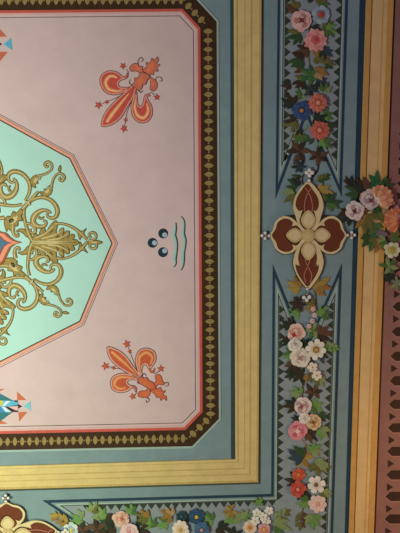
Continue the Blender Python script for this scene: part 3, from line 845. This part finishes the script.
def daisy(x, y, r, n, pc, base, cc, label, grp='daisies in the garlands', tip='round', cr=.34, wd=None, rings=1, name='daisy', dot=None):
    r *= .93
    level(x, y, r)
    root = thing(name, label, 'flower', x, y, grp)
    p_, b_, c_ = cpaint(pc), cpaint(base), cpaint(cc, .2)
    p2 = cpaint(tuple(int(.68 * a_ + .32 * d_) for a_, d_ in zip(pc, base)))
    a0 = random.uniform(0, 6)
    for k in range(rings):
        R_ = r * (1 - .34 * k)
        for i in range(n):
            petal(root, x, y, a0 + k * math.pi / n + i * 2 * math.pi / n + random.uniform(-.06, .06), r * .12, R_ * random.uniform(.9, 1.08), (wd or 5.2 / n) * R_ * 1.05, 9 + k * 4 + (i % 2), [p_ if i % 2 else p2, b_], tip, .45 if rings == 1 else .5)
    bb = MB(); bb.disc((x, y), r * cr, 9 + rings * 4, 15 + rings * 4, 0, 16, dome=1)
    if dot: bb.disc((x, y), r * cr * .45, 13 + rings * 4, 16 + rings * 4, 1, 10)
    bb.build('centre', [c_, cpaint(dot)] if dot else [c_], root)
    MB.DZ = 0.0
    return root
def cluster(pts, r, pc, cc, labels, grp):
    for (x, y), lab in zip(pts, labels):
        level(x, y, r)
        root = thing('blossom', lab, 'flower', x, y, grp)
        a0 = random.uniform(0, 6)
        for i in range(5):
            petal(root, x, y, a0 + i * 2 * math.pi / 5, r * .1, r, r * .8, 10 + i % 2, [cpaint(pc), cpaint(pc)])
        bb = MB(); bb.disc((x, y), r * .28, 12, 16, 0, 10, dome=1); bb.build('centre', cpaint(cc), root)
        MB.DZ = 0.0
def shell(x, y, r, deg, cols, label, spread=1.15, n=9):
    """fan-shaped carnation: overlapping ribbed petals opening one way"""
    level(x, y, r)
    root = thing('carnation', label, 'flower', x, y, 'orange fan carnations over the tan moulding')
    a = math.radians(deg)
    bx, by = x - r * .7 * math.cos(a), y - r * .7 * math.sin(a)
    for i in range(n):
        t = (i / (n - 1) - .5) * 2
        petal(root, bx, by, a + t * spread, r * .1, r * (1.75 - .35 * t * t), r * .52, 9 + 2 * (i % 2), [cpaint(cols[i % 2]), cpaint(cols[2])], inner=.45, lift=6)
    for i in range(n - 3):
        t = (i / (n - 4) - .5) * 2
        petal(root, bx, by, a + t * spread * .8, r * .1, r * 1.1, r * .4, 16 + i % 2, [cpaint(cols[1 - i % 2]), cpaint(cols[2])], inner=.3, name='inner_petal', lift=3)
    MB.DZ = 0.0
    return root
def tendril(pts, wd, col, label):
    root = thing('tendril', label, 'stem', *pts[len(pts) // 2], 'thin stems of the garlands')
    bb = MB(); bb.ribbon(pts, wd, 2, 6); bb.build('stem', lp(col), root)

# ---- thin stems
tendril([(308.6, 186), (312, 178), (317.6, 170), (318.4, 160)], [1.6, 1.6, 1.5, 1.2], 'darkbrown', 'dark curved stem rising from the right quatrefoil to the brown leaves')
tendril([(303.8, 188), (302, 180), (303.6, 174)], [1.0, 1.1, .8], 'darkbrown', 'short dark stem hugging the pearls above the right quatrefoil')
tendril([(312.6, 286), (315.6, 295), (316, 306), (313, 316)], [.9, 1.0, 1.0, .8], 'brown', 'thin brown stem below the right quatrefoil running into the buds')
tendril([(300, 366), (301, 376), (303, 388), (302, 398)], [1.1, 1.2, 1.2, 1], 'brown', 'brown stem between the cream rose and the mauve rose')
tendril([(303, 440), (306, 447), (304, 456)], [1.1, 1.2, 1], 'ochre', 'pale stem below the striped pink rose')
tendril([(309, 48), (309, 60), (311, 74), (309, 92)], [1.4, 1.6, 1.6, 1.2], 'olive', 'olive stem under the coral dahlia in the upper garland')
tendril([(307, 126), (303, 134), (299, 142)], [1.2, 1.2, .8], 'pale', 'pale green stem left of the lower orange carnation')

# ---- sprigs of the upper garland: x, y, direction, size, kind, colour, label
S = [
 (297, 9, 200, 13, 'oak', 'brown', 'brown leaves above the pale pink rose at the top', 'olive'),
 (318, 5, -30, 12, 'palm3', 'olive', 'olive leaves above the pale blue flower at the top', 'green'),
 (309, 4, -80, 11, 'pair', 'dark', 'pair of blackish leaves at the top edge above the pale pink rose', None),
 (320, 32, -38, 15, 'pinn', 'green', 'green feathered leaf slanting up from the coral dahlia', 'olive'),
 (326, 30, 15, 11, 'palm3', 'bright', 'bright green leaves right of the coral dahlia', 'green'),
 (312, 27, 60, 9, 'palm3', 'dark', 'dark leaves wedged between pale pink rose and pale blue flower', None),
 (300, 34, 160, 14, 'palm5', 'darkgreen', 'dark green leaves below the pale pink rose', 'olive'),
 (307, 50, 165, 12, 'palm3', 'brown', 'brown leaves directly below left of the coral dahlia', 'darkbrown'),
 (302, 61, 180, 14, 'palm3', 'darkgreen', 'broad dark olive leaves at the left, second row below the coral dahlia', 'darkbrown'),
 (316, 57, 0, 14, 'oak', 'ochre', 'ochre oak-like leaf below right of the coral dahlia', 'olive'),
 (322, 51, 35, 11, 'palm3', 'slate', 'slate blue leaves right under the coral dahlia', 'dark'),
 (309, 76, -90, 12, 'star', 'green', 'bright green star of leaves midway between coral dahlia and blue aster', 'emerald'),
 (303, 71, 190, 11, 'pair', 'brown', 'reddish brown pair of leaves left of the green star of leaves', 'brown'),
 (304, 82, 175, 12, 'palm3', 'darkbrown', 'dark brown leaves just below left of the green star of leaves', 'olive'),
 (316, 73, 15, 12, 'oak', 'ochre', 'faded ochre leaf right of the green star of leaves', 'peach'),
 (316, 82, 20, 12, 'palm5', 'slate', 'dark slate leaves above the upper orange carnation', 'dark'),
 (309, 90, 200, 9, 'star', 'slate', 'small dark slate leaves above the blue aster', 'dark'),
 (323, 92, -70, 10, 'palm3', 'green', 'green leaves at the upper right of the upper orange carnation', 'pale'),
 (302, 98, -110, 10, 'palm3', 'green', 'green leaves on top of the blue aster', 'pale'),
 (294, 104, 205, 13, 'palm3', 'dark', 'blackish leaves at the upper left of the blue aster', 'darkbrown'),
 (295, 121, 150, 13, 'palm3', 'olive', 'olive brown leaves at the lower left of the blue aster', 'darkbrown'),
 (323, 113, 30, 11, 'palm3', 'green', 'green leaves between the two orange carnations, right side', 'bright'),
 (314, 118, 20, 14, 'palm3', 'dark', 'very dark leaves between the blue aster and the lower orange carnation', None),
 (322, 139, 40, 12, 'palm5', 'green', 'green leaves below the lower orange carnation', 'bright'),
 (303, 134, 125, 13, 'palm3', 'green', 'narrow green leaves below the blue aster', 'olive'),
 (300, 128, 100, 9, 'pair', 'dark', 'two small dark leaves at the left of the lower orange carnation', None),
 (312, 139, 140, 8, 'pair', 'darkgreen', 'two dark green leaves just under the lower orange carnation', None),
 (299, 152, 120, 14, 'star', 'darkbrown', 'large dark brown spiky leaves in the left arm of the upper notch', 'brown'),
 (318, 156, 95, 11, 'star', 'darkbrown', 'dark brown spiky leaves at the tip of the curved stem', 'brown'),
 (298, 167, 180, 8, 'star', 'slate', 'small slate leaves left of the pearls above the right quatrefoil', 'dark'),
 # around the right quatrefoil
 (301, 176, 165, 10, 'pair', 'darkgreen', 'dark green pair of leaves touching the top left of the quatrefoil', 'darkbrown'),
 (296, 187, 215, 11, 'palm3', 'darkgreen', 'dark green leaves left of the right quatrefoil, upper set', 'dark'),
 (294, 193, 140, 13, 'palm3', 'olive', 'olive leaves left of the right quatrefoil, lower set', 'pale'),
 (315, 182, -25, 15, 'pinn', 'darkgreen', 'dark feathered leaves right of the tip of the quatrefoil', 'olive'),
 (318, 192, 10, 14, 'palm3', 'yellow', 'yellowish leaves right of the upper quatrefoil lobe', 'olive'),
 (326, 203, -10, 14, 'palm5', 'darkgreen', 'green leaves between the quatrefoil and the white mauve roses', 'green'),
 (300, 288, 208, 14, 'palm3', 'yellow', 'yellow willow leaves at the left of the quatrefoil\'s lower tip', 'ochre'),
 (314, 289, -32, 18, 'palm3', 'yellow', 'yellow willow leaves at the right of the quatrefoil\'s lower tip', 'ochre'),
 # lower garland
 (297, 303, 190, 10, 'star', 'darkbrown', 'dark brown star of leaves below the quatrefoil, left of the white buds', 'darkbrown'),
 (299, 313, 200, 11, 'palm5', 'bright', 'bright green leaves above the red-hearted rose', 'green'),
 (314, 304, 160, 11, 'palm5', 'ochre', 'ochre leaves beside the white buds below the quatrefoil', 'olive'),
 (321, 316, -60, 11, 'palm5', 'bright', 'bright green leaves at the right arm of the lower notch', 'green'),
 (313, 330, 60, 11, 'star', 'green', 'mid green leaves between the red-hearted rose and the white daisy', 'pale'),
 (318, 334, -10, 14, 'palm3', 'brown', 'brown leaves above right of the white daisy', 'darkbrown'),
 (290, 326, 215, 10, 'palm3', 'dark', 'dark leaves at the upper left of the red-hearted rose', 'darkbrown'),
 (289, 341, 170, 9, 'palm3', 'dark', 'dark leaves left of the white bud rose', 'darkbrown'),
 (321, 344, 15, 17, 'pinn', 'bright', 'bright green feathered leaf right of the white daisy', 'pale'),
 (320, 354, 50, 10, 'pair', 'slate', 'slate coloured leaves at the lower right of the white daisy', 'dark'),
 (291, 352, 140, 10, 'palm3', 'bright', 'bright green leaves left of the cream rose', 'green'),
 (294, 363, 125, 11, 'palm3', 'darkbrown', 'dark red-brown leaves at the lower left of the cream rose', 'brown'),
 (309, 360, 60, 9, 'palm3', 'dark', 'dark leaves between the cream rose and the small cream blossoms', 'darkgreen'),
 (299, 375, 190, 11, 'star', 'darkbrown', 'dark star of leaves below the cream rose', 'dark'),
 (307, 374, 60, 9, 'palm3', 'olive', 'olive leaves left of the small cream blossoms', 'ochre'),
 (318, 377, 70, 10, 'palm3', 'pale', 'pale green leaves right below the small cream blossoms', 'olive'),
 (313, 392, 170, 11, 'star', 'darkbrown', 'dark brown star of leaves above the mauve rose', 'brown'),
 (300, 394, 200, 11, 'palm5', 'pale', 'pale green leaves above left of the mauve rose', 'bright'),
 (296, 404, 165, 13, 'palm3', 'darkbrown', 'dark brown leaves left of the mauve rose', 'dark'),
 (311, 404, 30, 13, 'palm5', 'bright', 'bright green leaves right of the mauve rose', 'green'),
 (299, 420, 200, 8, 'palm3', 'dark', 'dark leaves above the striped pink rose', None),
 (318, 416, 10, 9, 'palm3', 'darkgreen', 'dark green leaves right of the ochre rose', 'dark'),
 (308, 432, 40, 12, 'palm5', 'darkbrown', 'dark red-brown leaves right of the striped pink rose', 'brown'),
 (320, 428, 50, 12, 'palm3', 'pale', 'pale green leaves below right of the ochre rose', 'bright'),
 (303, 457, 205, 16, 'palm3', 'slate', 'slate green leaves pointing left above the red flowers', 'darkgreen'),
 (304, 458, -60, 12, 'star', 'yellow', 'yellow ochre burst of leaves above the red flowers', 'ochre'),
 (311, 452, -40, 12, 'palm5', 'bright', 'bright green leaves right of the yellow ochre burst', 'pale'),
 (314, 462, 40, 15, 'palm3', 'pale', 'faded yellow-green leaves above the thick-petalled white flower', 'olive'),
 (297, 480, 190, 12, 'palm5', 'darkbrown', 'dark leaves at the left of the red flowers', 'dark'),
 (306, 490, 130, 12, 'palm5', 'dark', 'dark green leaves between the red flowers and the cream pink flower', 'darkbrown'),
 (308, 500, 165, 11, 'palm3', 'bright', 'bright green leaves left of the lowest cream pink flower', 'green'),
 (303, 508, 100, 20, 'pinn', 'olive', 'olive brown feathered leaf hanging at the foot of the right garland', 'brown'),
 (313, 514, 90, 14, 'palm5', 'bright', 'bright yellow-green leaves at the foot of the right garland', 'pale'),
 (322, 491, 40, 10, 'palm3', 'pale', 'pale green leaves right of the lowest cream pink flower', 'olive'),
 # bottom garland
 (272, 522, -35, 20, 'pinn', 'olive', 'olive feathered leaf at the corner, right end of the bottom garland', 'pale'),
 (274, 525, 10, 16, 'palm3', 'pale', 'pale green leaves at the corner beside the small white blossoms', 'green'),
 (258, 504, -80, 8, 'palm3', 'bright', 'small bright green leaves above the small white blossoms', None),
 (234, 523, -100, 14, 'palm5', 'bright', 'bright green star leaf left of the cream daisy in the bottom row', 'pale'),
 (230, 511, -120, 9, 'star', 'ochre', 'ochre star of leaves above the bright green star leaf', 'yellow'),
 (234, 533, -90, 10, 'star', 'darkbrown', 'dark leaves under the bright green star leaf', 'dark'),
 (213, 520, -160, 12, 'palm5', 'bright', 'broad bright green leaf right of the blue asters', 'green'),
 (218, 526, 20, 12, 'palm3', 'dark', 'dark brown leaves between the blue asters and the green star leaf', 'darkbrown'),
 (172, 515, 200, 12, 'palm5', 'ochre', 'ochre leaves above the white daisy of the bottom row', 'peach'),
 (167, 522, 170, 11, 'palm5', 'bright', 'bright green leaves left of the white daisy of the bottom row', 'green'),
 (151, 527, -100, 12, 'palm5', 'bright', 'bright green leaf cluster right of the pale pink roses', 'green'),
 (148, 517, 200, 12, 'palm5', 'olive', 'olive yellow leaves above right of the pale pink roses', 'ochre'),
 (137, 519, 10, 11, 'palm3', 'darkbrown', 'dark leaves right beside the upper of the pale pink roses', 'dark'),
 (131, 513, -90, 10, 'palm5', 'bright', 'round bright green leaf above the pale pink roses', 'green'),
 (113, 514, 100, 10, 'palm3', 'dark', 'blackish leaves at the upper left of the pale pink roses', 'darkbrown'),
 (114, 526, 170, 14, 'palm3', 'darkbrown', 'dark brown leaves left of the pale pink roses', 'dark'),
 (101, 519, -100, 13, 'palm5', 'pale', 'pale green and ochre leaves in the left part of the bottom garland', 'bright'),
 (97, 529, 80, 13, 'star', 'darkbrown', 'dark brown leaves below the pale green and ochre leaves', 'brown'),
 (82, 519, -150, 12, 'palm5', 'bright', 'light green leaves right of the white flower with yellow centre', 'pale'),
 (83, 530, 30, 11, 'star', 'brown', 'brown leaves low down, right of the white flower with yellow centre', 'darkbrown'),
 (72, 522, 200, 21, 'pinn', 'yellow', 'yellow feathered leaf beside the lower left quatrefoil', 'ochre'),
 # over the tan moulding
 (376, 188, -85, 16, 'palm5', 'emerald', 'emerald green leaves fanning above the orange carnation', 'green'),
 (382, 186, -15, 10, 'palm3', 'darkgreen', 'dark green leaves at the right of the emerald fan', None),
 (357, 194, 215, 14, 'palm5', 'darkgreen', 'dark green leaves above the leftmost white mauve rose', 'dark'),
 (352, 186, -120, 11, 'palm3', 'darkbrown', 'brown leaves at the upper left end of the side garland', 'dark'),
 (364, 190, -130, 14, 'palm3', 'darkbrown', 'dark brown leaves lying on the tan moulding above the mauve roses', 'brown'),
 (349, 213, 130, 14, 'palm5', 'dark', 'blackish leaves below left of the leftmost white mauve rose', 'darkbrown'),
 (366, 215, 100, 18, 'palm5', 'olive', 'olive brown leaves below the white mauve roses on the moulding', 'ochre'),
 (372, 224, 100, 15, 'palm5', 'green', 'green leaves in the middle of the side garland', 'darkgreen'),
 (369, 235, 95, 15, 'palm3', 'emerald', 'dark emerald leaf hanging lowest on the tan moulding', 'darkgreen'),
 (376, 238, 95, 14, 'palm3', 'ochre', 'ochre brown leaf beside the hanging emerald leaf', 'olive'),
 (381, 212, 50, 14, 'oak', 'peach', 'peach and olive leaf between the two orange carnations', 'olive'),
 (382, 231, 120, 9, 'palm3', 'mauve', 'greyish mauve leaves under the smaller orange carnation', None),
 (384, 240, 150, 11, 'palm5', 'green', 'mid green leaves left of the white blossom with yellow heart', 'pale'),
 (390, 236, -10, 11, 'palm3', 'olive', 'olive leaves above the white blossom with yellow heart', 'green'),
 (388, 266, 70, 11, 'star', 'pale', 'pale green star of leaves below the white blossom with yellow heart', 'green'),
 (387, 274, 80, 9, 'palm3', 'dark', 'dark leaves under the pale green star of leaves', 'dark'),
 (396, 283, 20, 8, 'star', 'grey', 'grey-green star of leaves at the lower end of the side garland', 'pale'),
 (106, 522, -20, 11, 'star', 'dark', 'dark star of leaves behind the left edge of the peach rose', 'darkgreen'),
 (141, 527, 60, 11, 'palm5', 'darkbrown', 'dark brown leaves squeezed between the pale pink rose and the bright leaf cluster', 'dark'),
 (189, 521, -90, 10, 'palm3', 'dark', 'blackish leaves between the slate flower and the upper blue aster', None),
 (243, 519, -60, 11, 'palm3', 'pale', 'pale green leaves above left of the cream daisy', 'bright'),
 (92, 511, -70, 11, 'palm3', 'pale', 'faint green leaves under the toothed edge, left part of the bottom garland', 'olive'),
 (305, 345, 60, 9, 'star', 'darkgreen', 'dark green leaves between the white bud rose, the white daisy and the cream rose', 'dark'),
 (292, 372, 150, 9, 'palm3', 'dark', 'small dark leaves left below the cream rose', None),
 (325, 64, 10, 9, 'palm3', 'olive', 'olive leaves at the right edge below the ochre oak-like leaf', 'darkgreen'),
 (290, 84, 160, 9, 'palm3', 'darkbrown', 'dark brown leaves far left in the upper garland above the blue aster', 'dark'),
 (327, 124, 60, 9, 'palm3', 'darkgreen', 'dark green leaves at the right edge of the lower orange carnation', 'green'),
 (318, 470, -20, 12, 'pinn', 'olive', 'faded olive feathered leaf above the thick-petalled white flower', 'pale'),
 (376, 206, 120, 12, 'palm5', 'darkgreen', 'dark green leaves under the larger orange carnation', 'dark'),
]
for i_, (x, y, deg, size, kind, col, label, col2) in enumerate(S):
    sprig(x, y, deg, size, kind, col, label, col2, 6 + 4.5 * ((i_ + i_ // 100 * 2 + (i_ == 99)) % 3) + (17 if x > 354 else 0))

# ---- flowers
PN, CR = (226, 176, 166), (232, 218, 200)
rose(301, 21.5, 11.5, (230, 192, 174), (190, 128, 116), (126, 64, 60), 'pale pink rose at the top of the upper garland')
daisy(320.5, 15.5, 10, 8, (166, 184, 184), (122, 142, 150), (186, 78, 56), 'pale blue flower with red centre beside the pale pink rose', name='anemone', cr=.36)
daisy(315, 41, 12.8, 11, (230, 166, 150), (206, 106, 98), (190, 80, 76), 'coral pink dahlia with pointed petals in the upper garland', name='dahlia', tip='point', cr=.2, wd=.62, rings=2, grp='dahlias and asters')
daisy(301, 111, 10.5, 13, (66, 92, 128), (40, 58, 92), (196, 136, 68), 'blue aster beside two orange carnations in the upper garland', name='aster', cr=.22, wd=.5, rings=2, grp='dahlias and asters')
daisy(317, 103.5, 10.5, 14, (212, 128, 98), (168, 72, 54), (222, 160, 124), 'upper of two orange carnations beside the blue aster', name='carnation', cr=.22, wd=.5, rings=3, tip='point', grp='orange carnations in the upper garland')
daisy(319, 130.5, 11, 14, (208, 116, 92), (166, 66, 52), (222, 148, 116), 'lower of two orange carnations, below the blue aster', name='carnation', cr=.22, wd=.5, rings=3, tip='point', grp='orange carnations in the upper garland')
rose(296, 332, 9.8, (232, 206, 182), (214, 156, 136), (176, 58, 54), 'cream rose with red heart at the left of the lower garland', off=(-.3, .22))
rose(294, 343.5, 7.4, (236, 234, 212), (206, 208, 186), (160, 168, 136), 'small white bud rose below the red-hearted rose', off=(0, -.2))
rose(299.5, 357, 10.4, (234, 226, 200), (206, 194, 168), (166, 138, 116), 'large cream rose below the small white bud rose')
daisy(315, 348.5, 11, 8, (240, 236, 214), (214, 208, 176), (166, 120, 56), 'white daisy with golden centre in the lower garland', cr=.34, wd=.52, dot=(206, 170, 100))
cluster([(312, 366.5), (315.8, 374)], 5.2, (236, 226, 200), (196, 164, 96), ['upper of two small cream blossoms below the white daisy', 'lower of two small cream blossoms below the white daisy'], 'small cream blossoms')
rose(302.5, 405.5, 10, (228, 218, 202), (188, 156, 148), (150, 92, 88), 'mauve and white rose in the lower garland', off=(-.2, 0))
rose(312.5, 421, 8.6, (222, 198, 148), (190, 150, 92), (140, 92, 46), 'ochre cream rose at the upper right of the striped pink rose')
rose(303.6, 416.6, 6, (236, 232, 216), (226, 214, 190), (196, 176, 140), 'small white bud rose between mauve and striped pink roses')
rose(297, 430, 10.6, (226, 150, 150), (200, 92, 106), (238, 208, 190), 'striped pink rose at the left of the lower garland')
daisy(298, 473.5, 7.2, 8, (214, 106, 70), (170, 62, 40), (222, 136, 76), 'smaller orange-red flower above the red flower', name='carnation', cr=.3, wd=.6, rings=2, grp='red flowers near the frieze corner')
daisy(297, 487, 8.8, 8, (210, 96, 76), (160, 50, 44), (230, 150, 118), 'larger red flower near the frieze corner', name='carnation', cr=.25, wd=.62, rings=2, grp='red flowers near the frieze corner')
daisy(315.5, 483.5, 10, 6, (244, 240, 222), (222, 216, 194), (130, 104, 70), 'white flower with thick rounded petals beside the red flowers', name='anemone', cr=.26, wd=.62)
daisy(317, 502.5, 9.6, 8, (238, 214, 196), (230, 188, 168), (222, 170, 140), 'cream pink flower lowest in the right garland', name='dahlia', cr=.26, wd=.6, rings=2, grp='dahlias and asters')
cluster([(268.5, 509.5), (256.5, 511.5), (262.5, 514.5), (254.5, 517.5), (266, 519.5)], 4.6, (240, 238, 220), (206, 186, 110),
        ['top right of five small white blossoms near the frieze corner', 'top left of five small white blossoms near the frieze corner', 'middle one of five small white blossoms near the frieze corner',
         'lowest left of five small white blossoms near the frieze corner', 'lowest right of five small white blossoms near the frieze corner'], 'small white blossoms at the corner')
daisy(249.5, 526, 8, 7, (240, 218, 186), (230, 190, 140), (206, 142, 78), 'cream daisy with orange centre left of the small white blossoms', cr=.3, wd=.68)
daisy(263.5, 527.5, 7, 7, (226, 176, 166), (206, 120, 120), (222, 176, 76), 'pink flower with yellow centre under the small white blossoms', name='anemone', cr=.36, wd=.7)
daisy(196.5, 515.5, 8.6, 9, (56, 92, 116), (36, 62, 84), (216, 178, 80), 'upper blue aster with yellow centre in the bottom garland', name='aster', cr=.24, wd=.6, rings=2, grp='dahlias and asters')
daisy(201.5, 527.5, 8.6, 9, (80, 118, 146), (50, 82, 112), (196, 146, 132), 'lower blue aster with pinkish centre in the bottom garland', name='aster', cr=.24, wd=.6, rings=2, grp='dahlias and asters')
daisy(181.5, 515, 6, 7, (50, 76, 84), (40, 62, 72), (74, 100, 100), 'small dark slate flower left of the blue asters', name='aster', cr=.25, wd=.66, grp='dahlias and asters')
daisy(180.5, 527.5, 9.8, 10, (240, 230, 204), (230, 206, 160), (206, 164, 84), 'cream white daisy left of the blue asters', cr=.24, wd=.5)
rose(121, 517.5, 8.8, (230, 196, 170), (216, 160, 132), (190, 108, 90), 'peach rose, upper of two pale roses in the bottom garland', off=(.15, -.1))
rose(129.5, 530, 10, (236, 206, 196), (226, 176, 170), (214, 140, 140), 'pale pink rose, lower of two pale roses in the bottom garland')
daisy(71.5, 529, 8.4, 7, (222, 226, 212), (150, 184, 190), (226, 206, 96), 'white and blue flower with yellow centre beside the left quatrefoil', name='anemone', cr=.28, wd=.68)
cluster([(312.5, 308.5), (314, 314.5), (311.8, 320.5), (308.5, 325.5)], 2.6, (222, 190, 180), (196, 120, 110),
        ['topmost of four tiny pink buds on the brown stem', 'second tiny pink bud down the brown stem', 'third tiny pink bud down the brown stem', 'lowest tiny pink bud beside the red-hearted rose'], 'tiny pink buds')
rose(368.2, 199.5, 10.4, (218, 204, 192), (178, 148, 146), (112, 72, 74), 'white mauve rose tucked against the larger orange carnation', off=(.1, .1))
rose(353.2, 210.6, 10, (230, 220, 204), (190, 160, 156), (108, 62, 60), 'leftmost white mauve rose at the edge of the tan moulding', off=(-.1, .05))
shell(380, 196.5, 10, -45 + 10, ((232, 172, 130), (212, 138, 98), (240, 220, 194)), 'larger orange fan carnation over the tan moulding')
shell(391, 219, 8.6, -160, ((228, 154, 104), (208, 124, 80), (206, 120, 76)), 'smaller orange fan carnation on the maroon band', 1.5, 12)
daisy(390.5, 249.5, 9, 7, (226, 224, 190), (190, 186, 110), (186, 172, 70), 'white blossom with yellow heart on the maroon band', name='anemone', cr=.36, wd=.62)
cluster([(391, 203), (395.5, 207.5), (397, 216)], 2.4, (196, 128, 120), (226, 180, 160),
        ['upper tiny red bud between the orange carnations', 'right-hand tiny red bud above the smaller orange carnation', 'tiny red bud touching the right side of the smaller orange carnation'], 'tiny red buds')
daisy(401, 221, 5.5, 7, (190, 72, 110), (150, 48, 84), (206, 120, 120), 'magenta flower cut by the right edge', name='anemone', cr=.3, wd=.7)

for o in bpy.data.objects:
    if '_o' in o:
        del o['_o']
